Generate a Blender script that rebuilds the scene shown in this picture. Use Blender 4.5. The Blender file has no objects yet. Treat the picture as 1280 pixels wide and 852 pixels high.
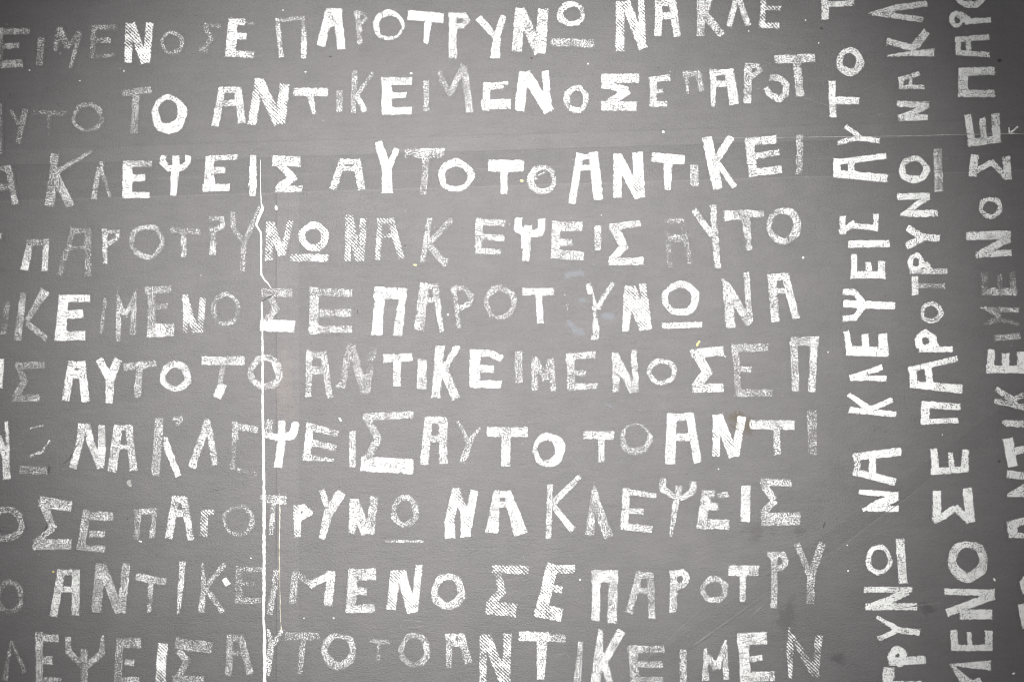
import bpy, math, random
import numpy as np
from mathutils import Vector, noise

random.seed(7)
sc = bpy.context.scene
S = 0.002                       # metres of wall to one unit of the layout drawing


def W(px, py, d=0.0):
    """layout units -> a point on the wall (d metres in front of it)"""
    return ((px - 640) * S, -d, (426 - py) * S)


# ------------------------------------------------------------------ camera, light, exposure
cam_d = bpy.data.cameras.new("camera")
cam = bpy.data.objects.new("camera", cam_d)
sc.collection.objects.link(cam)
cam_d.sensor_width = 36
cam_d.lens = 20.0
cam.location = (0, -2.56 * 20.0 / 36.0, 0)
cam.rotation_euler = (math.radians(90), 0, 0)
cam_d.clip_start = 0.01
cam_d.clip_end = 100
sc.camera = cam

world = bpy.data.worlds.new("World")
sc.world = world
world.use_nodes = True
world.node_tree.nodes["Background"].inputs[0].default_value = (1.0, 1.0, 1.0, 1)
world.node_tree.nodes["Background"].inputs[1].default_value = 0.46

lamp_d = bpy.data.lights.new("vignette_spot", "SPOT")  # added spot behind the camera, soft cone darkens the corners like lens vignetting
lamp_d.energy = 1170
lamp_d.spot_size = math.radians(58)
lamp_d.spot_blend = 1.0
lamp_d.shadow_soft_size = 0.06
lamp_d.color = (1.0, 0.995, 0.99)
lamp = bpy.data.objects.new("vignette_spot", lamp_d)
sc.collection.objects.link(lamp)
lamp.location = (-0.24, -2.9, 0.50)
tgt = Vector((-0.10, 0, 0.0))
lamp.rotation_euler = (tgt - lamp.location).to_track_quat('-Z', 'Y').to_euler()

sc.view_settings.view_transform = 'Standard'
sc.view_settings.look = 'None'
sc.view_settings.exposure = 0.0
sc.view_settings.gamma = 1.0
sc.cycles.filter_width = 1.1

# ------------------------------------------------------------------ node helpers


class NT:
    def __init__(self, tree):
        self.t = tree

    def n(self, kind, **kw):
        nd = self.t.nodes.new(kind)
        for k, v in kw.items():
            setattr(nd, k, v)
        return nd

    def put(self, sock, v):
        if isinstance(v, (int, float)):
            sock.default_value = v
        elif isinstance(v, tuple):
            sock.default_value = v
        else:
            self.t.links.new(v, sock)

    def m(self, op, a, b=0.0, c=0.0, clamp=False):
        nd = self.n('ShaderNodeMath', operation=op, use_clamp=clamp)
        self.put(nd.inputs[0], a)
        self.put(nd.inputs[1], b)
        self.put(nd.inputs[2], c)
        return nd.outputs[0]

    def step(self, x, lo, hi, a=0.0, b=1.0):
        nd = self.n('ShaderNodeMapRange', interpolation_type='SMOOTHSTEP')
        self.put(nd.inputs['Value'], x)
        self.put(nd.inputs['From Min'], lo)
        self.put(nd.inputs['From Max'], hi)
        self.put(nd.inputs['To Min'], a)
        self.put(nd.inputs['To Max'], b)
        return nd.outputs[0]

    def mix(self, f, a, b, blend='MIX'):
        nd = self.n('ShaderNodeMix', data_type='RGBA', blend_type=blend)
        self.put(nd.inputs[0], f)
        self.put(nd.inputs[6], a)
        self.put(nd.inputs[7], b)
        return nd.outputs[2]

    def noise(self, vec, scale, detail=2.0, rough=0.5, dist=0.0):
        nd = self.n('ShaderNodeTexNoise')
        self.put(nd.inputs['Vector'], vec)
        nd.inputs['Scale'].default_value = scale
        nd.inputs['Detail'].default_value = detail
        nd.inputs['Roughness'].default_value = rough
        nd.inputs['Distortion'].default_value = dist
        return nd.outputs['Fac']

    def vmul(self, v, s):
        nd = self.n('ShaderNodeVectorMath', operation='MULTIPLY')
        self.put(nd.inputs[0], v)
        self.put(nd.inputs[1], s)
        return nd.outputs[0]


def wall_group():
    """the grey coat of the wall: colour, roughness and relief, all in wall coordinates"""
    g = bpy.data.node_groups.new("grey_wall_coat", 'ShaderNodeTree')
    for nm, ty in (("Color", 'NodeSocketColor'), ("Roughness", 'NodeSocketFloat'), ("Height", 'NodeSocketFloat'),
                   ("Position", 'NodeSocketVector')):
        g.interface.new_socket(nm, in_out='OUTPUT', socket_type=ty)
    q = NT(g)
    geo = q.n('ShaderNodeNewGeometry')
    P = geo.outputs['Position']
    sep = q.n('ShaderNodeSeparateXYZ')
    q.put(sep.inputs[0], P)
    X = q.m('ADD', q.m('MULTIPLY', sep.outputs[0], 1 / S), 640)
    Y = q.m('SUBTRACT', 426, q.m('MULTIPLY', sep.outputs[2], 1 / S))
    wob = q.m('MULTIPLY', q.m('SUBTRACT', q.noise(P, 14, 2), 0.5), 5.0)
    # joint tape bands under the coat
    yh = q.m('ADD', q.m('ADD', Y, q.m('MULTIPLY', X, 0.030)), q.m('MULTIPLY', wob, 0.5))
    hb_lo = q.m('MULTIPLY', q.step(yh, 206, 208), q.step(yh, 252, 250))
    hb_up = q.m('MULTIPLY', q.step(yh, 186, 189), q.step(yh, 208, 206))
    xv = q.m('ADD', X, q.m('MULTIPLY', wob, 0.25))
    vb = q.m('MULTIPLY', q.m('MULTIPLY', q.step(xv, 344.5, 346), q.step(xv, 375.5, 374.5)), q.step(Y, 236, 244))
    yd = q.m('ADD', Y, q.m('MULTIPLY', X, 0.71))
    dmask = q.step(X, 768, 790)
    db = q.m('MULTIPLY', q.m('MULTIPLY', q.step(yd, 1397, 1399), q.step(yd, 1426, 1424)), dmask)
    # tone
    big = q.noise(P, 1.6, 3, 0.55)
    mid = q.noise(P, 9, 4, 0.6)
    strk = q.noise(q.vmul(P, (0.25, 1, 1)), 60, 3, 0.6)
    tone = q.m('ADD', 1.0, q.m('MULTIPLY', q.m('SUBTRACT', big, 0.5), 0.30))
    tone = q.m('ADD', tone, q.m('MULTIPLY', q.m('SUBTRACT', mid, 0.5), 0.28))
    tone = q.m('ADD', tone, q.m('MULTIPLY', q.m('SUBTRACT', strk, 0.5), 0.30))
    fine = q.noise(P, 420, 2, 0.7)
    tone = q.m('ADD', tone, q.m('MULTIPLY', q.m('SUBTRACT', fine, 0.5), 1.3))
    mott = q.noise(P, 190, 2, 0.6)
    tone = q.m('ADD', tone, q.m('MULTIPLY', q.m('SUBTRACT', mott, 0.5), 0.42))
    tone = q.m('MULTIPLY', tone, q.m('SUBTRACT', 1.0, q.m('MULTIPLY', hb_lo, 0.10)))
    tone = q.m('MULTIPLY', tone, q.m('ADD', 1.0, q.m('MULTIPLY', hb_up, 0.05)))
    tone = q.m('MULTIPLY', tone, q.m('ADD', 1.0, q.m('MULTIPLY', vb, 0.10)))
    tone = q.m('MULTIPLY', tone, q.m('SUBTRACT', 1.0, q.m('MULTIPLY', db, 0.07)))
    # thin dark tape edges; the pale lines are edge highlights painted into the tone
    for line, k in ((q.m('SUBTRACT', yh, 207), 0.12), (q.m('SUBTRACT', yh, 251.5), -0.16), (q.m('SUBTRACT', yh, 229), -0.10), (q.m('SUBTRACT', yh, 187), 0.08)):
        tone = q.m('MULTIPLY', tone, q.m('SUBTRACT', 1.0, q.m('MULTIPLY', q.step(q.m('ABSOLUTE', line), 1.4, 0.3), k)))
    for xx, k in ((345.5, 0.22), (374.5, 0.10), (360.0, 0.06)):
        e = q.m('MULTIPLY', q.step(q.m('ABSOLUTE', q.m('SUBTRACT', xv, xx)), 1.3, 0.3), q.step(Y, 200, 240))
        tone = q.m('MULTIPLY', tone, q.m('SUBTRACT', 1.0, q.m('MULTIPLY', e, k)))
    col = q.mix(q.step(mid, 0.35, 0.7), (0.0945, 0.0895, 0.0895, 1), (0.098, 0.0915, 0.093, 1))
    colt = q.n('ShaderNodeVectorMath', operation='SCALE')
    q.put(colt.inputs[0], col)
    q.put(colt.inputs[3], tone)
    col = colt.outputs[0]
    # stains with their own places
    blot = q.noise(P, 45, 4, 0.7)

    def spot(cx, cy, rx, ry, k, c):
        nonlocal col
        dx = q.m('DIVIDE', q.m('SUBTRACT', X, cx), rx)
        dy = q.m('DIVIDE', q.m('SUBTRACT', Y, cy), ry)
        r = q.m('SQRT', q.m('ADD', q.m('MULTIPLY', dx, dx), q.m('MULTIPLY', dy, dy)))
        r = q.m('ADD', r, q.m('MULTIPLY', q.m('SUBTRACT', blot, 0.5), 3.2))
        col = q.mix(q.step(r, 1.0, 0.2, 0.0, k), col, c)
    spot(945, 664, 22, 14, 0.45, (0.05, 0.046, 0.044, 1))
    spot(1000, 662, 10, 10, 0.35, (0.05, 0.046, 0.044, 1))
    spot(984, 770, 16, 30, 0.45, (0.035, 0.033, 0.033, 1))
    spot(930, 532, 26, 16, 0.8, (0.070, 0.058, 0.040, 1))
    spot(916, 520, 14, 9, 0.7, (0.070, 0.060, 0.042, 1))
    spot(637, 442, 10, 7, 0.5, (0.07, 0.065, 0.055, 1))
    spot(1048, 822, 14, 12, 0.5, (0.03, 0.028, 0.028, 1))
    spot(1160, 760, 14, 9, 0.5, (0.03, 0.028, 0.028, 1))
    spot(61, 586, 4, 6, 0.8, (0.03, 0.027, 0.024, 1))
    spot(800, 225, 60, 20, 0.2, (0.14, 0.125, 0.12, 1))
    spot(355, 480, 18, 60, 0.3, (0.16, 0.135, 0.115, 1))
    # fine specks: white flecks of paint and dark pits
    vor = q.n('ShaderNodeTexVoronoi')
    q.put(vor.inputs['Vector'], P)
    vor.inputs['Scale'].default_value = 34
    sepc = q.n('ShaderNodeSeparateColor')
    q.put(sepc.inputs[0], vor.outputs['Color'])
    fleck = q.m('MULTIPLY', q.step(vor.outputs['Distance'], 0.045, 0.025), q.m('GREATER_THAN', sepc.outputs[0], 0.86))
    pit = q.m('MULTIPLY', q.step(vor.outputs['Distance'], 0.05, 0.03), q.m('LESS_THAN', sepc.outputs[0], 0.10))
    col = q.mix(q.m('MULTIPLY', fleck, 0.55), col, (0.5, 0.5, 0.48, 1))
    col = q.mix(q.m('MULTIPLY', pit, 0.6), col, (0.03, 0.03, 0.03, 1))
    # relief: orange peel of the roller and shallow sideways ripples
    peel = q.noise(q.vmul(P, (0.75, 1, 1.0)), 250, 3, 0.65)
    rip = q.noise(q.vmul(P, (0.42, 1, 1.0)), 95, 3, 0.5, 0.9)
    soft = q.noise(P, 12, 2)
    h = q.m('ADD', q.m('MULTIPLY', peel, 0.0042), q.m('MULTIPLY', rip, 0.0026))
    h = q.m('ADD', h, q.m('MULTIPLY', soft, 0.004))
    h = q.m('ADD', h, q.m('MULTIPLY', q.m('ADD', q.m('ADD', hb_lo, q.m('MULTIPLY', hb_up, 0.5)), q.m('ADD', vb, db)), 0.0006))
    out = q.n('NodeGroupOutput')
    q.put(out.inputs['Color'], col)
    q.put(out.inputs['Roughness'], q.m('ADD', 0.68, q.m('MULTIPLY', mid, 0.14)))
    q.put(out.inputs['Height'], h)
    q.put(out.inputs['Position'], P)
    return g


GROUP = wall_group()


def base_mat(name):
    m = bpy.data.materials.new(name)
    m.use_nodes = True
    q = NT(m.node_tree)
    b = m.node_tree.nodes['Principled BSDF']
    return m, q, b


def finish(q, b, col, rough, h, spec=0.7):
    bump = q.n('ShaderNodeBump')
    bump.inputs['Strength'].default_value = 1.0
    bump.inputs['Distance'].default_value = 1.0
    q.put(bump.inputs['Height'], h)
    q.put(b.inputs['Base Color'], col)
    q.put(b.inputs['Roughness'], rough)
    q.put(b.inputs['Normal'], bump.outputs[0])
    b.inputs['Specular IOR Level'].default_value = spec


def wall_mat():
    m, q, b = base_mat("grey_wall_paint")
    g = q.n('ShaderNodeGroup', node_tree=GROUP)
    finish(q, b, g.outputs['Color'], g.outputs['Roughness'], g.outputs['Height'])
    return m


def letter_mat(name, style):
    """white stencil paint dabbed over the grey coat: bare grains where the dab did not reach"""
    m, q, b = base_mat(name)
    g = q.n('ShaderNodeGroup', node_tree=GROUP)
    P = g.outputs['Position']
    at = q.n('ShaderNodeAttribute', attribute_name="edge")
    cv = q.n('ShaderNodeAttribute', attribute_name="cover")
    edge, cover = at.outputs['Fac'], cv.outputs['Fac']
    blot = q.noise(P, 30, 3, 0.6)
    blot2 = q.noise(P, 85, 2, 0.6)
    cover = q.m('MULTIPLY_ADD', cover, 1.08, -0.27 if style == 'n' else -0.17)
    cover = q.m('ADD', cover, q.m('MULTIPLY', q.m('SUBTRACT', blot, 0.5), 1.15))
    cover = q.m('ADD', cover, q.m('MULTIPLY', q.m('SUBTRACT', blot2, 0.5), 0.45))
    sepp = q.n('ShaderNodeSeparateXYZ')
    q.put(sepp.inputs[0], P)
    grain = q.noise(P, 310, 2.0, 0.8, 0.2)
    grain = q.step(grain, 0.36, 0.64)
    if style == 'h':
        u = q.m('MULTIPLY', q.m('ADD', sepp.outputs[0], sepp.outputs[2]), 0.7071)
        u = q.m('ADD', u, q.m('MULTIPLY', q.noise(P, 22, 3, 0.6), 0.006))
        v = q.m('MULTIPLY', q.m('SUBTRACT', sepp.outputs[0], sepp.outputs[2]), 0.7071)
        w1 = q.m('MULTIPLY', q.m('ADD', q.m('SINE', q.m('MULTIPLY', u, 2 * math.pi / 0.0061)), 1), 0.5)
        w2 = q.m('MULTIPLY', q.m('ADD', q.m('SINE', q.m('MULTIPLY', v, 2 * math.pi / 0.0071)), 1), 0.5)
        wv = q.m('ADD', q.m('MULTIPLY', w1, 0.75), q.m('MULTIPLY', w2, 0.25))
        thr = q.m('ADD', q.m('MULTIPLY', wv, 0.58), q.m('MULTIPLY', grain, 0.42))
    else:
        thr = grain
    k = q.m('SUBTRACT', cover, q.m('MULTIPLY', thr, 0.98))
    mask = q.step(k, -0.02, 0.08)
    ragged = q.m('ADD', edge, q.m('MULTIPLY', q.m('SUBTRACT', q.noise(P, 260, 3, 0.7), 0.5), 4.0))
    ragged = q.m('ADD', ragged, q.m('MULTIPLY', q.m('SUBTRACT', q.noise(P, 75, 2, 0.6), 0.5), 3.4))
    ragged = q.m('ADD', ragged, q.m('MULTIPLY', q.m('MINIMUM', q.m('SUBTRACT', cover, 0.55), 0.0), 1.6))
    mask = q.m('MULTIPLY', mask, q.step(ragged, -0.45, 0.55))
    tint = q.mix(q.noise(P, 18, 3), (0.66, 0.66, 0.64, 1), (0.76, 0.76, 0.745, 1))
    lo = 0.55 if style == 'h' else 0.60
    thick = q.step(q.m('ADD', cover, q.m('MULTIPLY', q.m('SUBTRACT', q.noise(P, 150, 2, 0.6), 0.5), 0.3)), 0.30, 0.75, lo, 1.0)
    col = q.mix(q.m('MULTIPLY', mask, thick), g.outputs['Color'], tint)
    rough = q.m('ADD', g.outputs['Roughness'], q.m('MULTIPLY', mask, 0.12))
    h = q.m('ADD', g.outputs['Height'], q.m('MULTIPLY', mask, 0.00022))
    finish(q, b, col, rough, h)
    return m


def flat_mat(name, col, col2, rough=0.6, scale=60, h=0.0006):
    m, q, b = base_mat(name)
    geo = q.n('ShaderNodeNewGeometry')
    n1 = q.noise(geo.outputs['Position'], scale, 4, 0.7)
    n2 = q.noise(geo.outputs['Position'], 300, 2, 0.6)
    finish(q, b, q.mix(q.step(n1, 0.35, 0.65), col, col2), rough, q.m('MULTIPLY', n2, h))
    return m


def veil_mat(name, tint, k):
    """a thin wiped smear lying over the grey coat"""
    m, q, b = base_mat(name)
    g = q.n('ShaderNodeGroup', node_tree=GROUP)
    at = q.n('ShaderNodeAttribute', attribute_name="edge")
    P = g.outputs['Position']
    e = q.m('ADD', at.outputs['Fac'], q.m('MULTIPLY', q.m('SUBTRACT', q.noise(P, 40, 4, 0.7), 0.5), 16.0))
    mask = q.m('MULTIPLY', q.step(e, -0.5, 3.0), k)
    mask = q.m('MULTIPLY', mask, q.step(q.noise(P, 260, 3, 0.7), 0.3, 0.6, 0.5, 1.0))
    finish(q, b, q.mix(mask, g.outputs['Color'], tint), g.outputs['Roughness'], g.outputs['Height'])
    return m


M_wall = wall_mat()
M_let = {s: letter_mat("white_stencil_paint_" + n, s) for s, n in (('n', 'grain'), ('h', 'weave'))}
M_seam = flat_mat("bare_white_seam", (0.44, 0.43, 0.41, 1), (0.62, 0.61, 0.59, 1), 0.55, 40)
M_seam2 = flat_mat("yellowed_seam", (0.24, 0.215, 0.15, 1), (0.46, 0.44, 0.38, 1), 0.6, 30)
M_ridge = flat_mat("paint_ridge", (0.10, 0.097, 0.096, 1), (0.16, 0.155, 0.15, 1), 0.5, 50)
M_seam3 = flat_mat("pale_hairline", (0.22, 0.215, 0.205, 1), (0.45, 0.44, 0.42, 1), 0.6, 30)
M_dull = flat_mat("dull_splash", (0.17, 0.165, 0.16, 1), (0.32, 0.315, 0.30, 1), 0.6, 120)
M_speck = flat_mat("white_speck", (0.42, 0.42, 0.40, 1), (0.75, 0.75, 0.72, 1), 0.6, 90)
M_dark = flat_mat("dark_pit", (0.012, 0.011, 0.011, 1), (0.03, 0.03, 0.03, 1), 0.7, 90)
M_yell = flat_mat("yellow_fleck", (0.45, 0.36, 0.08, 1), (0.55, 0.5, 0.2, 1), 0.6, 90)
M_veil = veil_mat("wiped_bluish_paint", (0.125, 0.135, 0.15, 1), 0.7)

# ------------------------------------------------------------------ mesh helpers


def link(name, me, mat, parent=None, loc=(0, 0, 0)):
    if mat is not None:
        me.materials.append(mat)
    o = bpy.data.objects.new(name, me)
    sc.collection.objects.link(o)
    if parent is not None:
        o.parent = parent
    o.location = loc
    return o


# the wall itself: a thick slab that runs on past the frame
def slab():
    x0, x1, z0, z1, t = -2.6, 2.6, -1.5, 1.5, 0.12
    vs = [(x0, 0, z0), (x1, 0, z0), (x1, 0, z1), (x0, 0, z1), (x0, t, z0), (x1, t, z0), (x1, t, z1), (x0, t, z1)]
    fs = [(0, 1, 2, 3), (5, 4, 7, 6), (4, 0, 3, 7), (1, 5, 6, 2), (3, 2, 6, 7), (4, 5, 1, 0)]
    me = bpy.data.meshes.new("wall_slab")
    me.from_pydata(vs, [], fs)
    return me


wall = bpy.data.objects.new("painted_wall", None)
sc.collection.objects.link(wall)
wall['label'] = "grey painted wall covered in rows and columns of hand-stencilled white Greek capitals"
wall['category'] = "wall"
wall['kind'] = "thing"
link("wall_surface", slab(), M_wall, wall)

# ------------------------------------------------------------------ strokes -> paint film with an edge-distance field


def parse_stroke(s):
    s = s.strip()
    cov = None
    if '*' in s:
        s, c = s.split('*')
        cov = float(c.split()[0])
        rest = c.split()[1:]
        s = s.strip() + (' ' + ' '.join(rest) if rest else '')
    tk = s.split()
    if tk[0] == 'o':
        c = [float(v) for v in tk[1].split(',')]
        r = [float(v) for v in tk[2].split(',')]
        w = [float(v) for v in tk[3].split(',')]
        return ('ring', c, r, w, cov)
    dw = None
    if ',' not in tk[-1]:
        dw = float(tk[-1])
        tk = tk[:-1]
    pts = []
    for t in tk:
        v = [float(a) for a in t.split(',')]
        if len(v) == 2:
            v.append(dw if dw is not None else (pts[-1][2] if pts else 34.0))
        pts.append(v)
    return ('line', pts, cov)


def field(strokes, GX, GY, base):
    """signed distance into the strokes (layout units) and paint cover on the grid"""
    sds, cs = [], []
    for st in strokes:
        if st[0] == 'ring':
            _, (cx, cy), (rx, ry), (w1, w2, ang), cov = st
            dx, dy = GX - cx, GY - cy
            th = np.arctan2(dy / ry, dx / rx)
            ph = (cx * 13.7 + cy * 7.3) % 6.28
            wig = 1 + 0.020 * np.sin(3 * th + ph) + 0.022 * np.sin(5 * th + 2 * ph) + 0.012 * np.sin(8 * th + ph)
            rr = np.sqrt((dx / rx) ** 2 + (dy / ry) ** 2) / wig
            loc = np.sqrt((rx * np.cos(th)) ** 2 + (ry * np.sin(th)) ** 2)
            f = (1 - np.cos(th - math.radians(ang))) / 2
            w = w1 + (w2 - w1) * f
            w = w * (1 + 0.08 * np.sin(4 * th + 1.7 * ph))
            sd = w / 2 - np.abs(rr - 1) * loc
            sds.append(sd)
            cs.append(base if cov is None else cov)
            continue
        _, pts, cov = st
        n = len(pts)
        best = None
        for i in range(n - 1):
            x0, y0, w0 = pts[i]
            x1, y1, w1 = pts[i + 1]
            L = math.hypot(x1 - x0, y1 - y0) or 1e-6
            ux, uy = (x1 - x0) / L, (y1 - y0) / L
            a = (GX - x0) * ux + (GY - y0) * uy
            p = -(GX - x0) * uy + (GY - y0) * ux
            w = w0 + (w1 - w0) * np.clip(a / L, 0, 1)
            sd = np.minimum(w / 2 - np.abs(p), np.minimum(a + 0.6, L - a + 0.6))
            if i < n - 2:
                sd = np.maximum(sd, w1 / 2 - np.hypot(GX - x1, GY - y1))
            best = sd if best is None else np.maximum(best, sd)
        sds.append(best)
        cs.append(base if cov is None else cov)
    sds = np.array(sds)
    cs = np.array(cs).reshape(-1, 1, 1)
    sd = sds.max(0)
    wgt = np.exp(np.clip(sds, -40, 6) / 2.0)
    cover = (wgt * cs).sum(0) / wgt.sum(0)
    return sd, cover


def film(name, strokes, base, step=1.3, pad=2.0, depth=0.0003, mat=None, parent=None):
    xs, ys, ws = [], [], []
    for st in strokes:
        if st[0] == 'ring':
            c, r, w = st[1], st[2], st[3]
            m = max(w[0], w[1])
            xs += [c[0] - r[0] - m / 2, c[0] + r[0] + m / 2]
            ys += [c[1] - r[1] - m / 2, c[1] + r[1] + m / 2]
        else:
            for x, y, w in st[1]:
                xs += [x - w / 2, x + w / 2]
                ys += [y - w / 2, y + w / 2]
    x0, x1, y0, y1 = min(xs) - pad, max(xs) + pad, min(ys) - pad, max(ys) + pad
    nx, ny = int((x1 - x0) / step) + 2, int((y1 - y0) / step) + 2
    gx = x0 + np.arange(nx) * step
    gy = y0 + np.arange(ny) * step
    GX, GY = np.meshgrid(gx, gy)
    sd, cover = field(strokes, GX, GY, base)
    ok = (sd > -pad)
    cell = ok[:-1, :-1] | ok[1:, :-1] | ok[:-1, 1:] | ok[1:, 1:]
    idx = np.arange(nx * ny).reshape(ny, nx)
    a, b = idx[:-1, :-1][cell], idx[:-1, 1:][cell]
    c, d = idx[1:, 1:][cell], idx[1:, :-1][cell]
    quads = np.stack([d, c, b, a], 1)
    used, inv = np.unique(quads, return_inverse=True)
    quads = inv.reshape(-1, 4)
    cx, cy = (x0 + x1) / 2, (y0 + y1) / 2
    vx = (GX.ravel()[used] - cx) * S
    vz = -(GY.ravel()[used] - cy) * S
    co = np.zeros((len(used), 3), dtype=np.float32)
    co[:, 0] = vx
    co[:, 2] = vz
    me = bpy.data.meshes.new(name)
    me.vertices.add(len(used))
    me.vertices.foreach_set("co", co.ravel())
    me.loops.add(len(quads) * 4)
    me.loops.foreach_set("vertex_index", quads.ravel().astype(np.int32))
    me.polygons.add(len(quads))
    me.polygons.foreach_set("loop_start", np.arange(0, len(quads) * 4, 4, dtype=np.int32))
    for nm, arr in (("edge", sd), ("cover", cover)):
        at = me.attributes.new(nm, 'FLOAT', 'POINT')
        at.data.foreach_set("value", arr.ravel()[used].astype(np.float32))
    me.update()
    me.validate()
    p = W(cx, cy, depth)
    off = parent.location if parent is not None else (0, 0, 0)
    return link(name, me, mat, parent, (p[0] - off[0], p[1] - off[1], p[2] - off[2]))


LINES = {
    'r1': ("topmost row of white letters reading ΕΙΜΕΝΟ ΣΕ ΠΑΡΟΤΡΥΝΩ ΝΑ ΚΛΕ, its right end cut by the top edge", 500, 40),
    'r2': ("second row of letters from the top reading ΑΥΤΟ ΤΟ ΑΝΤΙΚΕΙΜΕΝΟ ΣΕ ΠΑΡΟΤ", 500, 118),
    'r3': ("third row from the top, across the horizontal tape joint, reading Α ΚΛΕΨΕΙΣ ΑΥΤΟ ΤΟ ΑΝΤΙΚΕΙ", 500, 213),
    'r4': ("fourth row from the top, faint and sparse, reading ΠΑΡΟΤΡΥΝΩ ΝΑ Κ ΕΨΕΙΣ ΑΥΤΟ", 500, 300),
    'r5': ("fifth row from the top reading ΙΚΕΙΜΕΝΟ ΣΕ ΠΑΡΟΤΡΥΝΩ ΝΑ, beside the bluish smears", 500, 385),
    'r6': ("sixth row from the top reading ΙΣ ΑΥΤΟ ΤΟ ΑΝΤΙΚΕΙΜΕΝΟ ΣΕ Π", 500, 465),
    'r7': ("seventh row from the top reading Ν, a half-lost omega, ΝΑ ΚΛΕΨΕΙΣ ΑΥΤΟ ΤΟ ΑΝΤΙ", 500, 560),
    'r8': ("eighth row from the top reading Ο ΣΕ ΠΑΡΟΤΡΥΝΩ ΝΑ ΚΛΕΨΕΙΣ", 500, 640),
    'r9': ("ninth row from the top reading Ο ΑΝΤΙΚΕΙΜΕΝΟ ΣΕ ΠΑΡΟΤΡΥ", 500, 740),
    'r10': ("bottom row of letters reading ΛΕΨΕΙΣ ΑΥΤΟ ΤΟ ΑΝΤΙΚΕΙΜΕΝ, cut by the bottom edge", 500, 820),
    'c1': ("column of sideways letters nearest the rows, reading upward ΤΡΥΝΩ ΝΑ ΚΛΕΨΕΙΣ ΑΥΤΟ Τ", 1085, 430),
    'c2': ("middle column of sideways letters, reading upward ΜΕΝΟ ΣΕ ΠΑΡΟΤΡΥΝΩ ΝΑ ΚΛ", 1170, 430),
    'c3': ("outermost column of sideways letters at the right edge, reading upward ΑΝΤΙΚΕΙΜΕΝΟ ΣΕ ΠΑΡΟ", 1250, 400),
}

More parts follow.
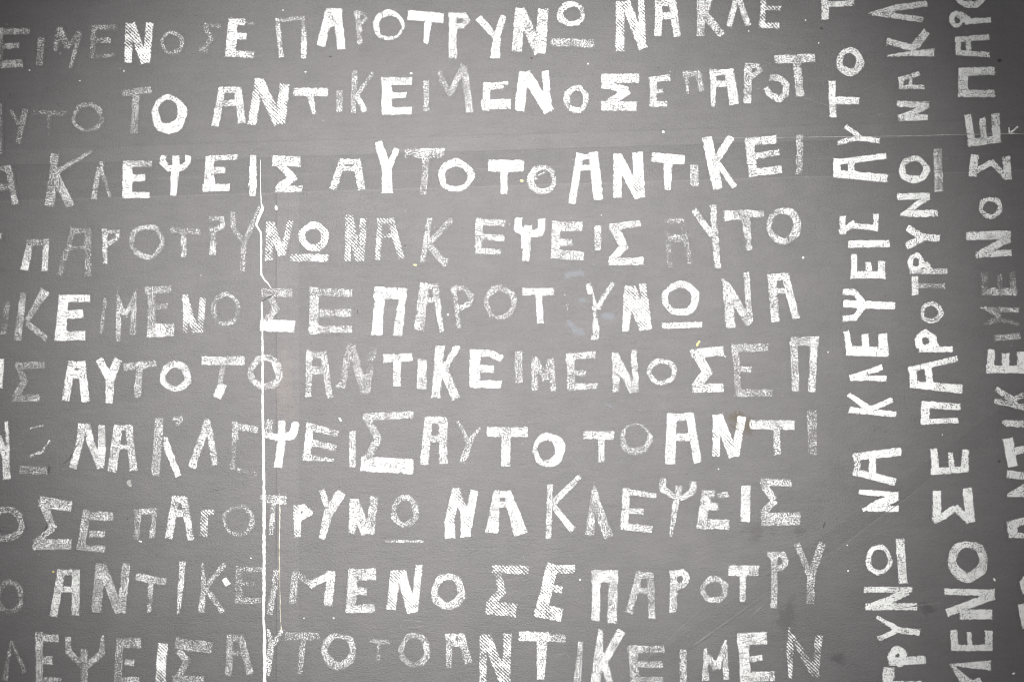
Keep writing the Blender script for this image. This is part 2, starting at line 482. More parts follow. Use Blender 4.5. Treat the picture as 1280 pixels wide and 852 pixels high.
DATA = """
@0,25
#r1
epsilon .65 n|8,52 6,300 26|0,75 185,70 40|0,168 118,160 36|0,280 140,270 50
iota .65 n|258,110 246,282 44
mu .6 n|372,45 362,110,40 345,195,22|370,55 425,175 44|420,175 500,75,26|497,80,34 470,190,34 440,298,18
epsilon .55 n|585,35 578,240 36|590,48 727,45 34|590,128 690,128 36|560,232 720,220 24
nu .75 h|808,25 800,265 46|820,25 905,268 50|935,22 915,265 46
omicron .6 n|o 1075,143 62,64 20,28,200
#r2
alpha .5 n|4,525 4,832 22
upsilon .55 n|65,558 115,650 26|158,558 112,772 36
tau .45 n|210,577 415,582 32|303,590,30 303,718,8
omicron .55 n|o 548,610 88,80 22,32,130
tau .55 n|762,458 945,436 44|852,450 838,708 46
omicron .95 s|o 1054,582 84,98 30,66,250
@230,0
#r1
sigma .5 n|228,165 128,155 26|128,160 172,245 30|175,240 112,318 28|100,308 150,318 30
epsilon .9 n|308,118 290,350 62|300,135 380,140 38 *.85|380,140 440,152 20 *.5|300,228 388,228 40|262,335 375,338 40|380,342 434,344 40 *.75
pi .6 n|584,120 592,190 *.6 28|590,185 608,356 30 *.75|575,128 752,112 26|742,105 750,200 24 *.5|752,195 748,368 36 *.75
alpha .9 n|912,60 855,285 52|955,60 985,305 52|890,75 985,75 44|890,150 975,150 38
rho .6 n|1082,70 1100,272 36|1065,82 1125,82 1140,120 1085,162 22
@460,0
omicron .85 n|o 133,162 84,80 16,38,45
tau .95 n|252,95 468,114 60|378,120,48 360,272,28
rho .75 n|530,85 530,364 50|505,98 600,98 622,128 592,162 540,165 34
upsilon .9 n|690,112,46 790,225,38|847,103,36 806,220,44 795,362,60
nu .8 n|950,55 930,318 62|948,60 1070,330 64|1095,60 1078,330 66
@690,0
omega .85 n|o 122,88 70,62 24,42,0|-5,262 268,275 50 *.6
nu .75 h|425,15 425,318 52|460,12 570,302 56|556,-10 568,290 40
alpha .9 n|668,5 662,225 44|752,5 782,228 44|645,22 765,20 38|660,100 770,100 44
kappa .75 n|930,-20 930,222 48|990,-20 955,90 38|950,80 1060,222 48
lamda .8 n|1160,-30 1105,165 36|1160,-30 1225,160 36
@880,0
epsilon .7 h|372,-30 365,165 34|360,52 480,52 28|345,158 468,162 36|360,-25 470,-30 30
#c1
tau .8 n|757,-20 757,120 46|760,30 935,20 36
#r2
@230,0
alpha .8 n|240,550 195,788 44|335,550 362,765 48|220,562 350,562 38|225,650 335,640 38
nu .7 h|470,495 425,775 52|470,510 592,770 64|628,530 602,770 60
tau .8 n|690,575 895,577 50|785,585,44 815,712,20
iota .55 n|972,565 970,698 40
kappa .55 n|1068,440 1058,702 36|1180,455 1080,600 26|1080,590 1130,697 32 *.85
@460,0
epsilon .85 n|118,485 118,715 62|85,508 270,508 48|130,595 235,597 34|90,693 270,693 46
iota .65 n|362,505 365,695 36
mu .5 n|450,440 466,632 22 *.3|448,455 510,600 34|508,598 598,408 40|600,415 636,702 48 *.6
epsilon .8 n|745,518 735,690 46|725,532 870,518 20 *.9|755,550 845,548 20|710,655 888,650 62 *.8
nu .85 h|975,455 945,690 60|985,460 1130,695 62|1108,448 1128,695 42
@690,0
omicron .75 n|o 152,620 60,70 30,36,0
sigma .85 n|310,490 542,490 56|335,500 335,550 50|335,525 470,570 50|475,565 345,655 50|310,662 525,665 56
epsilon .8 n|635,490 632,665 42|612,502 733,485 36|640,575 690,572 30|612,650 715,650 34
pi .65 n|820,465 925,460 36|838,470,34 848,585,12|912,450 935,570 36
alpha .85 n|1008,435,46 1007,662,26|1105,435 1140,650 60|990,455 1120,455 38|1020,525 1120,522 38
@880,0
rho .75 n|275,398 272,645 48|255,408 335,412 350,442 285,492 28
omicron .8 n|410,485 470,488 515,530 508,590 470,622 410,590 388,550 38
tau .8 n|445,372 690,362 52|580,380 600,600 52
#c1
omicron .8 n|o 910,384 64,68 34,50,240
tau .85 n|800,510 805,730 42|815,627 965,632 46
@0,185
#r3
alpha .65 n|-10,130 60,130 40|-10,245 75,240 40|52,115 95,350 42
kappa .65 n|342,38 338,105 55|338,110,48 310,360,66|570,22,18 370,140,34|340,160 440,362 56
lamda .6 n|625,90 650,100 26|622,120 585,318 34|628,120 688,305 24
epsilon .9 n|798,85 795,312 60|780,100 948,100 40 *.6|800,187 905,187 44|770,294 932,294 38
psi .92 n|1100,50 1098,120 44|1025,50 1015,90 1055,128 1140,125 1172,90 1178,50 36|1095,120,54 1083,295,34
@230,170
epsilon .85 n|160,135,50 160,330,70|140,142 330,130 34 *.65|170,215 255,215 40|120,325 282,322 44
iota .92 n|433,122 430,310,50 428,370,34
sigma .85 n|555,155 725,160 62|570,150 680,260 45|695,250 590,325 46|575,332 735,330 38
alpha .75 n|995,145 930,332 42|1080,150 1110,330 46|980,162 1095,162 34|985,205 1090,205 28
@460,170
upsilon .95 n|65,40,45 80,90,50 118,200,60 120,352,68|180,80 135,190 34
tau .6 n|235,105 475,100 50|225,132 460,130 14|362,135 345,368 44
omicron .85 n|o 550,250 92,82 32,46,80
tau .95 n|755,185 970,188 72|850,200,48 850,360,36
omicron .65 n|o 1090,272 74,76 28,42,0|1045,230 1052,272 10|1065,245 1112,225 8
@690,170
alpha .9 n|175,110 125,420 44|258,105 290,395 58|155,135 285,125 30|180,200 280,198 34
nu .8 h|410,115 408,382 50|410,130 545,382 58|535,105 548,382 64
tau .92 n|625,132 825,150 58|725,150,56 722,335,40
iota .7 n|888,182 892,312 50
kappa .92 n|968,10 1035,328 62|1120,5 1010,175 46|1040,175 1140,318 34
@880,170
epsilon .8 n|280,15 308,250 54|260,38 450,22 50|310,128 468,102 38|290,230 485,208 48
iota .6 n|600,-5 595,236 44
#c1
upsilon .8 n|835,42 980,10 30|965,15 1095,30 32|885,-60 985,15 30 
alpha .85 n|815,165 1135,125 36|810,235 1145,265 50|830,145 830,250 44|920,150 920,250 40
sigma .85 n|865,505 868,610 38|850,600 940,545 36|935,560 1085,578 34|1075,490 1072,590 32
iota .8 n|905,675 1158,672 44
epsilon .85 n|937,740 940,868 36|920,868 1130,868 44|1026,790 1030,868 34|1110,785 1108,875 42
#r4
@0,185
epsilon .8 n|-30,555 8,550 40
pi .85 n|165,590 305,590 42 *.5|185,600,40 155,760,52|290,580 280,765 38
alpha .45 n|460,500 372,795 40|550,500 550,800 46|440,518 565,518 36|430,625 560,622 30
rho .65 n|655,505 657,720 30|640,520 735,522 735,560 665,610 26
omicron .6 n|o 918,585 96,94 30,34,0
tau .5 n|1062,512 1250,525 40|1148,520 1148,680 38
@230,170
rho .55 n|182,570 180,742 40|160,515 235,515 245,560 185,590 32
upsilon .5 n|305,475 310,570 375,665 365,850 36|480,440 380,660 36
nu .6 h|537,540 530,775 46|545,545 610,745 44|665,530 615,740 36
omega .75 h|o 810,628 72,70 36,44,200|670,760 900,762 44 *.65
nu .6 h|1028,495 1022,778 38|1030,500 1095,778 50|1120,520 1108,775 40
@460,170
alpha .6 h|75,520,34 60,770,30|140,520 210,765 40|60,530 160,530 32|70,630 165,615 24
kappa .55 n|385,512 342,790 36|525,520 385,665 38|370,670 485,800 46|465,790 500,790 50
lamda .1 n|580,595 550,690 22|580,600 605,640 16
epsilon .65 n|695,515 692,735 48|675,535 858,545 42|700,630 850,638 40|680,718 830,725 36
psi .9 n|1005,560 985,778 44 *.8|942,512 935,580 1000,612 1075,605 1085,570 1085,520 44|985,600 982,700 50
@690,170
epsilon .7 n|28,535 18,760 54|10,565 185,565 58|30,662 125,665 42|0,735 195,750 56
iota .7 n|285,562 285,710 42
sigma .75 n|362,570 550,545 40|385,570 450,690 56|460,680 380,770 50|358,785 570,782 46
alpha .35 n|720,525 735,820 34 *.3|810,520 865,800 36 *.35|700,535 820,530 36 *.55|720,640 845,645 50 *.5
upsilon .7 n|885,460 1000,620 38|1008,435 1018,620 1038,822 40
tau .7 n|1075,500,66 1180,490,56 1320,485,38|1210,510,58 1232,710,38
@880,170
omicron .7 n|o 495,560 88,94 32,50,190
@0,340
#r5
iota .4 n|45,180 25,388 40
kappa .65 n|145,130,40 110,425,50|285,115,60 170,300,28|165,320 290,415 36
epsilon .92 n|400,145,56 375,425,70|370,165 560,165 46|400,265 518,260 52|345,400 530,395 58
iota .55 n|658,165 632,385 24
mu .6 n|735,90,8 742,250,36 738,432,32|740,180,30 785,275,34|780,285 855,105,10|845,130,26 828,388,46
epsilon .5 n|945,100 950,405 52|905,115 1070,105 46|950,215 1048,215 40|920,365 1085,362 82 *.7
nu .6 h|1158,145 1158,378 28|1155,160 1225,375 42|1268,165 1250,375 40
@230,340
omicron .5 n|o 262,232 78,92 26,34,0
sigma .7 n|485,128 675,128 54 *.45|530,140 575,225 44 *.5|580,215 505,320 46 *.6|480,330 688,340 72 *.92
epsilon .6 n|815,95 810,385 60|790,125 1052,132 50 *.5|850,255 1048,255 50 *.55|780,360 1048,355 44 *.6|808,290 800,385 46 *.92
@460,340
pi .92 n|80,95 55,390 64|40,130 240,135 70 *.8|222,120,40 185,395,60 *.75
alpha .65 n|355,70 318,362 62|415,75,48 462,375,24|330,90 440,90 34|340,175 430,175 32
rho .55 n|535,90 570,350 32|520,105 600,100 650,150 630,200 560,230 34
omicron .5 n|o 825,192 86,90 28,44,100
tau .75 n|965,122 1160,122 44|1065,130 1078,315 40 *.9
@690,340
rho .25 n|72,90 98,240 20|110,180 95,230 20
upsilon .75 n|225,72 272,235 34|383,65 285,220 28|285,225 268,420 44
nu .7 h|488,90,66 475,180,60 460,368,36|490,100 580,355 72|565,75 605,355 40
omega .85 n|o 802,165 96,88 34,46,180|690,335 935,328 36
nu .7 n|1100,100 1115,345 62|1065,40,20 1100,100,50 1235,325,56|1212,5 1238,310 38
@880,340
alpha .85 n|425,25 445,310 52 *.7|505,10 575,288 46|400,35 520,25 40|440,120 540,115 30
#c1
psi .95 n|875,197 1190,212 46|870,122 940,125 985,180 990,225 940,285 870,290 36
epsilon .9 n|890,370 910,500 38|890,490 1150,500 60|1005,390 1015,500 42|1115,388 1125,500 58
lamda .92 n|915,660 1110,595 34|915,660 1138,665 34
#r6
@0,340
iota .9 n|10,545 0,720 32
sigma .5 n|98,582 278,582 46|120,590 150,680 46|160,670 95,780 46 *.55|75,785 245,785 48
alpha .92 n|450,560 410,800 48|510,560 535,805 50|430,580 525,580 36|440,640 525,640 50
upsilon .85 n|620,545,44 675,650,50|740,545,52 690,660,56 682,815,44
tau .6 n|775,595 975,568 46|872,590 858,780 44
omicron .75 n|o 1096,652 78,76 46,34,310
@230,340
tau .7 n|112,555 375,552 54|250,560 225,700 36 *.5|240,700 208,780 54 *.95
omicron .6 n|o 508,625 90,90 40,46,180|560,555 590,655 30 *.9
alpha .6 n|785,492 778,775 40|870,495 912,785 42|770,515 880,515 44|775,610 890,615 50 
nu .45 n|1040,450 985,720 50 *.4|1045,460 1130,755 56 *.5|1185,470 1140,755 50 *.4|955,710 1005,715 12 *.9
@460,340
tau .75 n|100,540 275,532 50|182,540 180,710 48
iota .75 n|340,545 335,728 58
kappa .75 n|450,460 425,782 56|560,462 480,600 40|465,590 550,790 54
epsilon .85 n|670,485 668,720 66|640,505 760,505 835,540 44|680,602 785,605 46|640,695 830,702 48
iota .6 n|940,495 942,690 50
mu .6 n|1042,530 1042,740 42|1045,545 1110,670 42|1110,670 1140,550 36|1145,540 1158,740 34
@690,340
epsilon .7 n|112,515 125,735 50|90,530 270,515 42|140,630 210,628 36|95,715 280,712 38
nu .7 n|395,505 400,745 42|390,520 510,745 52|510,485 525,745 38
omicron .75 n|o 686,622 78,68 26,34,100
sigma .8 n|868,510 1068,492 58 *.8|900,510 970,620 56|980,610 895,720 60|880,725 1068,722 52
@880,340
epsilon .55 n|195,455 215,775 44|175,475 400,470 52|215,610 295,608 40|195,752 428,755 48
pi .65 n|560,405 572,745 48|690,405 672,745 46 *.8|540,435 712,430 56
@0,510
#r7
nu .9 n|-10,180 35,300 44,440 46|40,85,22 50,220 40,440,40
omega .65 n|190,125 270,108 8 *.7|308,205,8 265,270,20 190,298,14 *.7|122,235 138,215 14 *.4|125,384 298,388 52 *.5
nu .8 n|515,100 495,230 455,372 46|540,100 570,220 630,368 46|635,110,40 638,260,48 630,368,40
alpha .75 n|740,105 700,395 56|805,105 835,385 46|725,122 822,122 34|740,240 830,240 34
kappa .6 n|995,60 972,420 54|1080,65 1145,62 24|1145,60 1100,105 26 *.5|1035,180,26 1050,260,44 1115,420,38 *.85
lamda .7 n|1295,90 1200,370 46|1298,70 1315,180 34|1310,140 1345,352 40
@230,510
epsilon .5 n|318,85 318,200 38 *.7|318,195 300,385 36 *.35|305,110 460,135 44 *.6|335,385 455,410 30 *.3
psi .95 n|612,80,40 610,200,50 588,365,50|535,70 530,170 50 *.5|510,165 600,190 40|700,90,44 680,165,50 620,185,40
epsilon .65 n|790,98 765,325 46 *.9|775,112 962,160 42|800,215 950,250 40|745,300,46 930,325,16
iota .7 n|1052,145 1055,365 40
sigma .6 n|1120,55 1432,40 46|1150,70 1215,190 48|1215,185 1130,350 48|1108,345 1430,365 92 *.88
@460,510
alpha .7 n|380,55 350,348 50|470,60 470,345 52|355,75 490,75 46|365,190 480,190 42
upsilon .6 n|560,80,22 600,150 625,215,30|700,120,14 640,200,40 590,338,40
tau .75 n|748,148 995,148 60|865,150 860,360 56
omicron .85 n|o 1122,260 78,84 28,62,180
@690,510
tau .75 n|200,166 385,170 52|308,180 310,330 38
omicron .55 n|o 525,185 86,86 12,50,270
alpha .85 n|750,35 738,345 62|860,30 910,338 50|735,55 860,55 46|770,180 860,180 46
nu .75 h|1028,45 1025,298 46|1035,45 1135,298 62|1185,55 1145,295 50
@880,510
tau .75 n|288,100 562,105 60|450,120 460,285 42
iota .6 n|674,15 674,135 62|675,140 678,290 58 *.5
#c1
@1024,480
kappa .95 n|190,160 478,188 36|185,65,28 320,160,44|300,165 455,98 34
alpha .92 n|215,455 510,420 50|215,545,44 475,610,50|238,440 238,560 38 *.7|335,440 330,580 44
nu .95 n|250,672 490,690 34|485,700,56 370,750,60 275,785,20|300,775 492,778 38 
@1024,640
omega .85 n|o 374,297 68,80 24,32,0|504,168 524,440 54 *.95
nu .85 n|282,482 578,482 36|550,490,50 430,550,48 320,590,46|290,588 608,588 44
upsilon .92 n|360,652,20 500,735,38 625,750,40|500,730 370,790 32
rho .95 n|o 490,900 38,42 46,46,0|440,930 662,920 52
@1024,682
tau .9 n|435,760 430,900 74|460,862 640,862 40
#r8
@0,510
omicron .65 n|o 35,722 100,90 40,50,0
sigma .75 n|250,580 445,615 66|262,570 295,660 48|285,640 335,750 48|330,750 220,840 40|210,850 445,850 66
epsilon .65 n|545,635 505,880 50|530,670 705,675 56|560,785 655,785 42|500,868 655,880 42
pi .6 n|840,648 985,640 38|865,645 850,820 40 *.5|968,630 950,810 34
alpha .75 n|1100,550 1055,810 46|1150,555 1192,820 42|1080,570 1165,570 40|1085,655 1180,655 44
@230,510
rho .6 h|130,640 122,795 46|110,650 188,648 36
omicron .5 n|o 340,700 88,88 22,32,180
tau .6 n|480,565 640,575 54|560,590 545,790 32
rho .8 h|705,610 710,800 42|690,630 750,618 785,650 715,690 38
upsilon .8 n|862,512,36 895,610,36|985,525,60 905,650,60 862,810,38
nu .8 n|1058,570,40 1050,780,44|1060,580 1140,780 66|1190,550 1165,780 50 *.7
@460,510
omega .58 n|o 230,642 70,84 34,40,200|105,830 345,832 16 *.65
nu .75 h|555,505 505,720 56|545,510 600,640 610,740 50|665,515 615,790 48|512,725 512,808 62 *.97|610,740 612,800 60 *.97
alpha .8 n|805,515 775,775,84|870,520,50 955,785,90|800,535 890,540 40|820,600 880,600 38
kappa .75 n|1138,478 1128,810 36|1325,425,30 1160,585,44|1150,600,34 1280,760,44
@690,510
lamda .6 n|260,465,10 235,795,62|262,470,12 280,600,60 355,805,58
epsilon .75 n|465,500 450,755 46|440,515 648,548 32|480,640 570,645 36|430,735 622,755 44
psi .7 n|792,485 785,560 44|778,555,44 742,800,20|692,440,44 690,500,42 765,552,34|884,460,44 880,520,42 800,565,30
epsilon .75 n|970,515 930,750 62|945,535 1015,535 46|1040,548 1100,535 34|990,610 1035,615 46|910,720 1105,725 62
iota .85 n|1212,485 1208,705 58
@880,510
sigma .7 n|355,460 545,468 44|370,480 440,570 46|440,575 370,655 44|360,695 600,688 80
#r9
@0,682
omicron .55 n|o 60,318 72,92 34,34,0
alpha .85 n|385,150 335,438 48|475,150 472,430 50|358,165 497,165 36|360,270 480,270 36
nu .65 n|630,110 602,410 64|635,115 745,415 60|790,105 760,415 52
tau .65 n|850,190 1038,225 46|945,210,40 932,410,26
iota .75 n|1142,100,36 1130,260 1115,420,18
@230,682
kappa .65 n|115,112,16 125,250,34 108,415,40|255,115 130,260 34|135,255 240,412 34|250,205 275,240 34 *.95
epsilon .45 n|345,128 342,358 50|330,145 490,145 34|360,235 445,235 26|345,340 482,342 42
iota .6 n|578,150 570,230 535,425 38
mu .6 n|695,158,42 680,360,46|700,165 800,240 40 *.5|790,240 930,175 44 *.9|920,160 900,370 54 *.8
epsilon .75 n|1060,145 1040,410 60|1035,182 1195,175 72|1060,280 1140,285 46|1015,392 1190,388 52
@460,682
nu .75 h|170,155 145,395 58|205,155 275,415 62|320,120 290,400 42
omicron .75 n|o 500,282 84,92 50,40,60|450,200 520,190 40 *.9
sigma .6 h|780,142 1000,150 50|805,130 835,270 46|850,270 770,350 52|740,385 925,400 82
epsilon .7 h|1155,115 1075,435 74|1130,145 1290,145 52|1150,260 1210,275 42|1050,400 1210,430 84
@690,682
pi .75 n|280,152 272,465 52|385,152 375,478 60|250,190 410,190 76
alpha .65 n|550,160 480,415 46|615,165 625,450 42|520,185 635,185 42|520,275 640,285 36
rho .75 n|760,160 757,412 46|740,172 820,165 845,200 820,240 770,265 38
omicron .7 n|o 1012,272 70,66 32,38,130
@880,682
tau .8 n|155,152 338,155 66|242,165 243,345 38
rho .7 n|435,45 440,230 434,385 40|400,55 490,50 515,95 490,130 440,148 36
upsilon .65 n|580,-15 660,180 38|740,-20,50 670,180,50 665,358,50
#r10
@0,682
lamda .55 n|72,590,14 28,838,42|75,600,14 155,785,34
epsilon .75 n|245,540 248,880 46|235,575 365,575 48|270,715 325,712 52|240,840 380,845 50
psi .65 n|525,645 525,760 528,900 46|425,568 430,660 520,750 40|640,555,20 638,670,40 530,755,44
epsilon .6 n|750,575 735,880 50|730,605 880,605 66|780,725 838,728 40|740,840 875,840 46
iota .75 h|1020,610,62 1010,720 1000,900,60
sigma .6 n|1095,605 1325,635 72|1115,650 1170,720 44|1170,715 1095,850 42|1080,830 1270,835 48
@230,682
alpha .6 n|290,555 278,808 44|350,555 415,800 46|270,575 372,575 36|290,670 390,665 36
upsilon .75 n|525,520,16 545,600,36|615,525 530,665 26|545,600 535,700 515,805 40
tau .55 n|635,563 848,563 50|745,585 722,795 36
omicron .65 n|o 968,652 88,94 34,54,280
tau .52 n|1160,590 1290,605 30|1215,620 1213,710 26
@460,682
omicron .6 n|o 290,650 80,92 40,34,0
alpha .7 n|485,570 545,570 46 *.9|510,600,44 505,755,34|580,550 630,730 48|490,610 600,610 36|520,560 600,555 22
nu .65 h|720,555 718,850 44|735,560 855,850 62|872,550 862,850 50
tau .85 n|945,562 1125,565 58|1120,570 1235,575 52 *.6|1090,570,70 1078,830,44
@690,682
iota .65 n|180,600,32 155,870,50
kappa .8 n|305,522,28 290,700,60 270,870,56|435,530,56 330,710,50|320,700 365,870 44
epsilon .65 n|505,620 520,880 56|475,645 698,645 44|530,738 692,738 40|520,838 690,838 46
iota .7 n|820,645 818,880 42
mu .8 n|960,640,20 960,835,44|955,660,20 1030,765,52|1030,765,44 1085,590,16|1080,620,28 1088,830,36
@880,682
epsilon .85 n|245,545 260,870 66|210,580 390,575 76|290,705 362,695 38|290,815 440,812 62
nu .6 h|532,510,10 538,650,46 540,825,20|535,530,14 620,680 700,815 46|720,560 692,810 46
#c2
@1024,0
lamda .75 n|312,85,8 480,50,40 672,25,38|330,90,14 440,95,34 645,125,36
kappa .8 n|425,258,40 580,300,40 600,310,36|670,200,46 600,290,56|430,350,14 580,335,30 718,330,52
alpha .7 n|495,500 625,460 28|500,545 655,545 26|510,485 515,550 30|572,480 568,550 22
nu .75 n|490,650 683,655 38|675,660 600,700 500,740 38|500,738 675,735 38
@1024,160
omega .85 n|o 592,258 76,66 32,46,270|740,130 748,395 54 *.7
nu .85 n|490,430 640,425 690,425 40|680,430,44 515,545,24|510,542,16 620,535,46 738,532,40
upsilon .85 n|552,625 640,680 750,690 42|545,738 640,690 44
rho .92 n|o 605,840 36,42 32,32,0|570,895 800,895 34 *.8|660,850 700,895 40
@1024,320
tau .85 n|597,128 600,240 40|610,185 785,187 32 *.6
omicron .75 n|o 700,352 58,54 24,32,180
rho .95 n|o 665,530 46,44 44,44,0|625,582 830,582 36|715,540 740,580 40
alpha .95 n|560,710,34 860,640,36|570,800,44 890,830,56|585,690 590,820 48|675,670 690,800 46
@1024,480
pi .92 n|665,110 660,248 54|640,125 878,142 42|650,235 865,225 34
epsilon .92 n|715,405,44 730,560,48|700,545 930,530 42|820,430,28 828,530,40|915,410 905,545 44
@1024,480
sigma .95 n|735,668 735,850 52|925,650 945,860 60|715,850 780,820 848,770 44|848,770 940,850 46
@1024,640
omicron .8 n|o 928,300 98,102 44,66,270
nu .95 n|785,495 1092,500 40|1080,522 800,626 48|1070,505 1075,545 44|880,636 1078,636 62 
epsilon .92 n|840,735,44 850,860,48|830,845 1080,845 38|938,750 940,830 30|1060,740 1058,855 46
@1024,682
mu .9 n|815,740,10 1070,745,62|830,745,20 900,830,56 1000,900,60|1010,840 860,920 50
#c3
@1024,0
omicron .9 n|o 945,-15 78,44 26,44,270|
rho .92 n|o 860,122 32,38 20,34,0|875,90 930,130 50|910,138 1070,125 34
alpha .75 n|850,250 1060,232 34|855,330 1060,342 32|870,240 868,335 36|930,240 935,335 34
pi .75 n|875,450 1095,445 50|900,430 898,600 60|870,585 1095,585 46
@1024,160
epsilon .7 n|928,-80,46 955,90,44|930,95 1130,68 46|1018,-60 1030,70 38|1100,-85 1110,85 52
sigma .8 n|972,170 958,300 50|950,285 1075,215 34|1075,210 1160,300 34|1168,180 1180,320 48
omicron .7 n|o 1070,498 60,54 30,26,0
nu .7 n|920,675 1195,668 54|1190,690,50 1000,785,36|980,792 1200,778 40
@1024,320
epsilon .6 n|1030,100 1035,235 44 *.45|1015,222 1235,222 46 *.8|1125,115 1132,210 34 *.4|1205,100 1215,230 38 *.55
mu .5 n|1010,320,14 1080,335,36 1245,338,28|1025,425,14 1130,400,30 1250,425,22 *.5|1070,335 1130,380 34|1130,380 1060,415 30
iota .45 n|1092,515 1255,498 38
epsilon .85 n|1075,585 1070,730 44|1045,706 1290,706 50|1165,610 1165,720 46|1262,600 1262,730 50
@1024,480
kappa .6 n|1105,30,32 1230,110,44|1095,105,34 1200,125 1300,150,40|1220,90 1290,65 34
iota .65 n|1145,235,14 1170,242,40 1300,250,44
tau .9 n|1180,340,66 1210,512,60|1200,420 1300,405 46
nu .75 n|1175,560 1300,575 50|1175,695,20 1300,660,90
@1024,640
alpha .8 n|1200,55 1215,155 60|1180,80,50 1300,50,44|1195,140 1300,145 34
omicron .9 n|1310,390 1268,440 1290,500 36
tau .9 n|1262,575 1290,720 44
"""

row = None
origin = (0.0, 0.0)
lines = {}
jobs = []
for ln in DATA.splitlines():
    ln = ln.strip()
    if not ln:
        continue
    if ln[0] == '@':
        origin = tuple(float(v) for v in ln[1:].split(','))
        continue
    if ln[0] == '#':
        row = ln[1:]
        continue
    head, *ss = ln.split('|')
    kind, cov, style = head.split()
    strokes = []
    for s in ss:
        if not s.strip():
            continue
        st = parse_stroke(s)
        if st[0] == 'ring':
            st = ('ring', [st[1][0] / 5 + origin[0], st[1][1] / 5 + origin[1]], [v / 5 for v in st[2]],
                  [st[3][0] / 5, st[3][1] / 5, st[3][2]], st[4])
        else:
            st = ('line', [[x / 5 + origin[0], y / 5 + origin[1], w / 5] for x, y, w in st[1]], st[2])
        strokes.append(st)
    jobs.append((row, kind, float(cov), style, strokes))

for r, (label, cx, cy) in LINES.items():
    e = bpy.data.objects.new("text_line", None)
    sc.collection.objects.link(e)
    e.location = W(cx, cy)
    e.parent = wall
    e['label'] = label
    lines[r] = e

for i, (r, kind, cov, style, strokes) in enumerate(jobs):
    film(kind + "_letter", strokes, cov + (0.24 if r == 'c3' else 0.16 if r[0] == 'c' else 0), depth=0.00025 + (i * 7 % 23) * 0.000005, mat=M_let['h' if style == 'h' else 'n'], parent=lines[r])

# ------------------------------------------------------------------ seams, ridges, tapes


def ribbon(name, pts, mat, depth=0.0005, thick=0.0006, rag=0.25, step=3.0, label=None):
    """a raised strip along pts (x, y, width) with ragged sides and a rounded back"""
    P = []
    for i in range(len(pts) - 1):
        a, b = pts[i], pts[i + 1]
        n = max(1, int(math.hypot(b[0] - a[0], b[1] - a[1]) / step))
        for k in range(n):
            t = k / n
            P.append([a[j] + (b[j] - a[j]) * t for j in range(3)])
    P.append(list(pts[-1]))
    if name == "open_seam":
        P = [[x, y, w * 0.82] for x, y, w in P]
    cx = sum(p[0] for p in P) / len(P)
    cy = sum(p[1] for p in P) / len(P)
    vs, fs = [], []
    for i, (x, y, w) in enumerate(P):
        a, b = P[max(0, i - 1)], P[min(len(P) - 1, i + 1)]
        L = math.hypot(b[0] - a[0], b[1] - a[1]) or 1
        nx, ny = -(b[1] - a[1]) / L, (b[0] - a[0]) / L
        wl = w / 2 * (1 + rag * (random.random() * 2 - 1))
        wr = w / 2 * (1 + rag * (random.random() * 2 - 1))
        for s, d in ((-wl, 0.0), (-wl * 0.6, thick), (wr * 0.6, thick), (wr, 0.0)):
            q = W(x + nx * s, y + ny * s, depth + d)
            c = W(cx, cy)
            vs.append((q[0] - c[0], q[1], q[2] - c[2]))
        if i:
            o = 4 * i
            for k in range(3):
                fs.append((o - 4 + k, o + k, o + k + 1, o - 3 + k))
    me = bpy.data.meshes.new(name)
    me.from_pydata(vs, [], fs)
    me.update()
    # make the strip face the room
    if sum(p.normal.y * p.area for p in me.polygons) > 0:
        me.flip_normals()
    c = W(cx, cy)
    o = link(name, me, mat, wall, (c[0], 0, c[2]))
    if label:
        o['label'] = label
    return o


ribbon("open_seam", [(325.6, 200, 0.7), (325.8, 230, 0.9), (326.6, 254, 1.4), (328.5, 260, 4.5), (325.5, 268, 4.0), (321.0, 278, 3.4),
                     (320.4, 281, 3.0), (325.8, 290, 2.6), (326.6, 300, 2.6), (326.8, 343, 2.6), (331, 350, 2.0), (335, 354, 1.6), (339, 360, 1.2)],
       M_seam, label="thin kinked upper piece of the white vertical seam")
ribbon("open_seam", [(327.2, 377, 2.4), (328.2, 420, 2.8), (328.4, 510, 3.2), (329.5, 560, 3.8), (330.2, 620, 4.2), (330.2, 740, 4.6),
                     (329.4, 773, 3.6), (330.6, 790, 4.6), (331, 840, 4.8), (331, 900, 4.8), (331, 1160, 4.8)],
       M_seam, label="long straight lower piece of the white vertical seam")
ribbon("open_seam", [(349.6, 616, 0.6), (350.0, 640, 1.5), (349.4, 668, 1.3), (349.2, 700, 1.6), (350.0, 735, 0.9), (350.4, 760, 1.5), (351.6, 784, 1.4), (352.4, 790, 0.8)],
       M_seam2, rag=0.6, label="short yellowed hairline seam right of the white vertical seam")
ribbon("open_seam", [(880, 173.2, 0.25), (960, 172.2, 0.4), (1040, 171.4, 0.6), (1130, 170.2, 0.7), (1206, 168.2, 0.8), (1290, 167.2, 0.9), (1900, 160, 0.9)],
       M_seam3, rag=0.5, label="fine pale horizontal seam crossing the right-hand columns")
# dark split that cuts the sigma by the seam
ribbon("dark_crack", [(326.5, 377.5, 0.7), (333, 373, 1.3), (341, 369, 1.2), (344, 366, 0.6)], M_dark, depth=0.0012, thick=0.0001)
ribbon("dark_crack", [(79, 580, 0.4), (88, 572, 0.7), (97, 555, 1.0), (101, 550, 0.5)], M_dark, depth=0.0012, thick=0.0001)
ribbon("dark_crack", [(53, 671, 0.6), (57, 661, 1.1), (62, 650, 0.6)], M_dark, depth=0.0012, thick=0.0001)
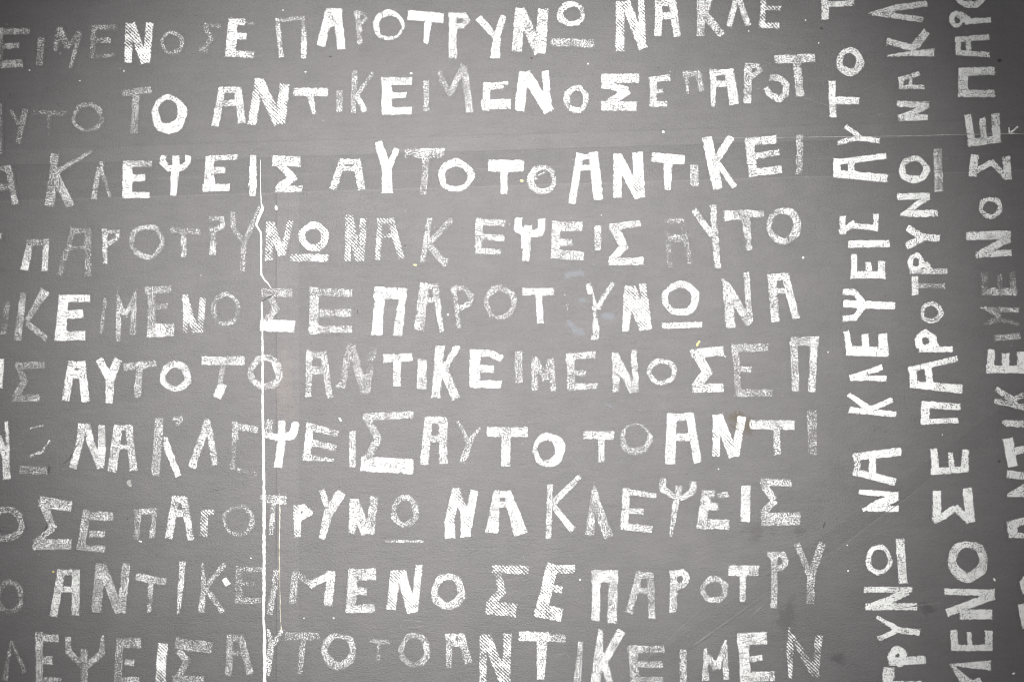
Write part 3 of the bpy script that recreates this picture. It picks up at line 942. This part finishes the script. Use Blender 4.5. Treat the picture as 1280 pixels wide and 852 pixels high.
# fine raised lines in the coat
RIDGES = [
    [(866, 806, 0.4), (878, 798, 1.6), (892, 788, 0.8), (920, 768, 0.7), (950, 746, 0.4)],
    [(935, 772, 0.5), (948, 761, 0.9), (956, 753, 0.5)],
    [(772, 852, 0.3), (830, 804, 0.7), (872, 764, 0.4)],
    [(950, 746, 0.3), (1056, 680, 0.6), (1092, 652, 0.8), (1136, 620, 0.7), (1168, 594, 0.4)],
    [(952, 84, 0.8), (968, 76, 0.5)],
    [(943, 110, 0.7), (956, 113, 0.9)],
    [(986, 118, 0.4), (1010, 124, 0.8), (1034, 132, 0.6), (1080, 140, 0.5), (1136, 152, 0.4)],
    [(1000, 170, 0.3), (1030, 150, 0.5), (1064, 120, 0.4), (1100, 103, 0.8), (1104, 102, 0.4)],
    [(1075, 127.5, 0.9), (1084, 125, 0.5)],
    [(1097, 145, 0.9), (1102, 142, 0.9)],
    [(995, 120, 0.3), (1036, 100, 0.4), (1056, 86, 0.3)],
    [(119, 3, 0.8), (124, 6, 0.8)],
    [(97, 22, 0.6), (97, 27, 0.8)],
    [(28, 716, 0.6), (32, 711, 0.9)],
    [(500, 782, 0.5), (505, 775, 0.9), (516, 774, 0.8), (528, 777, 0.8), (530, 781, 0.6), (520, 784, 0.8), (506, 783, 0.6)],
    [(1122, 760, 0.5), (1150, 756, 1.2), (1180, 752, 0.6)],
    [(1187, 757, 0.6), (1196, 750, 1.0)],
    [(695, 818, 0.6), (708, 816, 1.0), (712, 822, 0.7)],
    [(128, 280, 0.6), (132, 284, 1.0)],
    [(312, 605, 0.5), (320, 607, 0.7)],
]
for r in RIDGES:
    ribbon("paint_ridge", r, M_ridge, depth=0.0003, thick=0.0004, rag=0.5, step=1.5)

# ------------------------------------------------------------------ wiped smears left of the second upsilon
for pts in ([(705, 344, 9), (730, 341, 11)], [(722, 375, 7), (735, 375, 7)], [(752, 396, 10), (768, 394, 11)],
            [(709, 400, 7), (718, 412, 9), (733, 419, 9)], [(756, 505, 5), (766, 508, 6)]):
    film("wiped_smear", [('line', [list(p) for p in pts], None)], 0.5, step=2.2, pad=4, depth=0.0005, mat=M_veil, parent=wall)

# ------------------------------------------------------------------ flecks and splashes


def blob(vs, fs, x, y, rx, ry, ang, depth, lift):
    n = random.choice((6, 7, 8))
    c = W(x, y, depth + lift)
    base = len(vs)
    vs.append(c)
    for k in range(n):
        t = 2 * math.pi * k / n
        r = random.uniform(0.65, 1.2)
        px, py = rx * r * math.cos(t), ry * r * math.sin(t)
        a = math.radians(ang)
        vs.append(W(x + px * math.cos(a) - py * math.sin(a), y + px * math.sin(a) + py * math.cos(a), depth))
    for k in range(n):
        fs.append((base, base + 1 + (k + 1) % n, base + 1 + k))


def blobs(name, items, mat, stuff=True, depth=0.0002, lift=0.0003, label=None):
    vs, fs = [], []
    for it in items:
        blob(vs, fs, *it, depth, lift)
    cx = sum(v[0] for v in vs) / len(vs)
    cz = sum(v[2] for v in vs) / len(vs)
    vs = [(v[0] - cx, v[1], v[2] - cz) for v in vs]
    me = bpy.data.meshes.new(name)
    me.from_pydata(vs, [], fs)
    me.update()
    if sum(p.normal.y * p.area for p in me.polygons) > 0:
        me.flip_normals()
    o = link(name, me, mat, wall, (cx, 0, cz))
    if stuff:
        o['kind'] = "stuff"
    if label:
        o['label'] = label
    return o


items = []
for _ in range(220):
    r = random.choice((0.35, 0.45, 0.5, 0.6, 0.75, 1.0))
    items.append((random.uniform(-200, 1480), random.uniform(-120, 980), r, r * random.uniform(0.5, 1.0), random.uniform(0, 180)))
blobs("fine_paint_flecks", items, M_dull)
items = []
for _ in range(160):
    r = random.choice((0.4, 0.5, 0.6, 0.9))
    items.append((random.uniform(-200, 1480), random.uniform(-120, 980), r, r * random.uniform(0.6, 1.0), random.uniform(0, 180)))
blobs("fine_dark_pits", items, M_dark, lift=0.0001)
for x, y, rx, ry, a in ((354, 13, 1.2, .8, 0), (382, 90, 1.3, .9, 0), (560, 393, 1.4, 1.3, 0), (1007, 25.5, 1.3, 1.1, 0), (1023.5, 54, .8, 1.4, 0),
                        (1059, 681, 1, 1, 0), (1060, 713, 1.2, 1.2, 0), (725, 724, 1.4, 1.6, 0), (1267, 841, 2.2, 1.3, -20), (345, 260, 1.8, 3.4, 0),
                        (175, 676, 3.0, 1.3, 20), (425, 524, 1.4, 2.8, -30), (898, 586, 1.1, 1.1, 0), (514, 92, 2.4, .9, 0),
                        (906, 445, 1.2, 2.4, -40), (37, 88, 1.2, 1.2, 0), (100, 101, 1.2, 1, 0), (155, 89, .9, 1.4, 0), (1108, 57, .9, .8, 0),
                        (829, 165, 1.6, 2.0, 0), (1178, 543, 1, 1, 0), (1243, 724, 1.4, 2.4, -20), (1035, 440, 1, 1, 0), (1004, 322, 1.3, 1.3, 0),
                        (1103, 345, 1.5, 2.2, 0), (380, 772, 1, 1, 0), (417, 772, 1.2, 1, 0), (936, 39, 1, 1, 0), (314, 697, 1.4, 1, 0), (735, 80, 1, 1, 0)):
    blobs("paint_splash", [(x, y, rx, ry, a)], M_speck, stuff=False, lift=0.0005)
blobs("paint_splash", [(161, 603, 3.0, 3.4, 20), (163, 606, 2.0, 2.4, 60), (162.5, 600.5, 1.6, 1.4, 0)], M_dull, stuff=False, lift=0.0004)
for x, y, rx, ry, a in ((664.5, 73, 2.0, 1.6, 0), (1027, 36, 2.0, 1.4, 20), (1249, 576, 2.2, 1.8, 0), (413, 71, 2.2, 1.1, 0), (447, 389, 0.8, 3.0, 0),
                        (506, 307, 1.8, 1.2, 0), (823, 85, 1.0, 1.0, 0), (1030, 656, 1.1, 3.8, 20), (159.5, 648, 1, 1, 0), (1250, 76, 3.2, 2.4, 0)):
    blobs("dark_chip", [(x, y, rx, ry, a)], M_dark, stuff=False, lift=0.0001)
for x, y, rx, ry, a in ((519, 331, 2.4, 1.1, 10), (872, 430, 1.7, 4.0, 25), (874, 427, 1.6, 1.6, 0), (67, 714, 2.0, 1.2, 0), (652, 226, 2.2, 1.6, 0)):
    blobs("yellow_splash", [(x, y, rx, ry, a)], M_yell, stuff=False, lift=0.0002)
# the small white tick at the far right
ribbon("white_tick", [(1272, 158.5, 2.2), (1263, 166, 2.4)], M_speck, depth=0.0005, thick=0.0005, step=2)
ribbon("white_tick", [(1261, 159.5, 1.6), (1261.5, 167, 2.2), (1268, 167, 1.2)], M_speck, depth=0.0006, thick=0.0005, step=2)
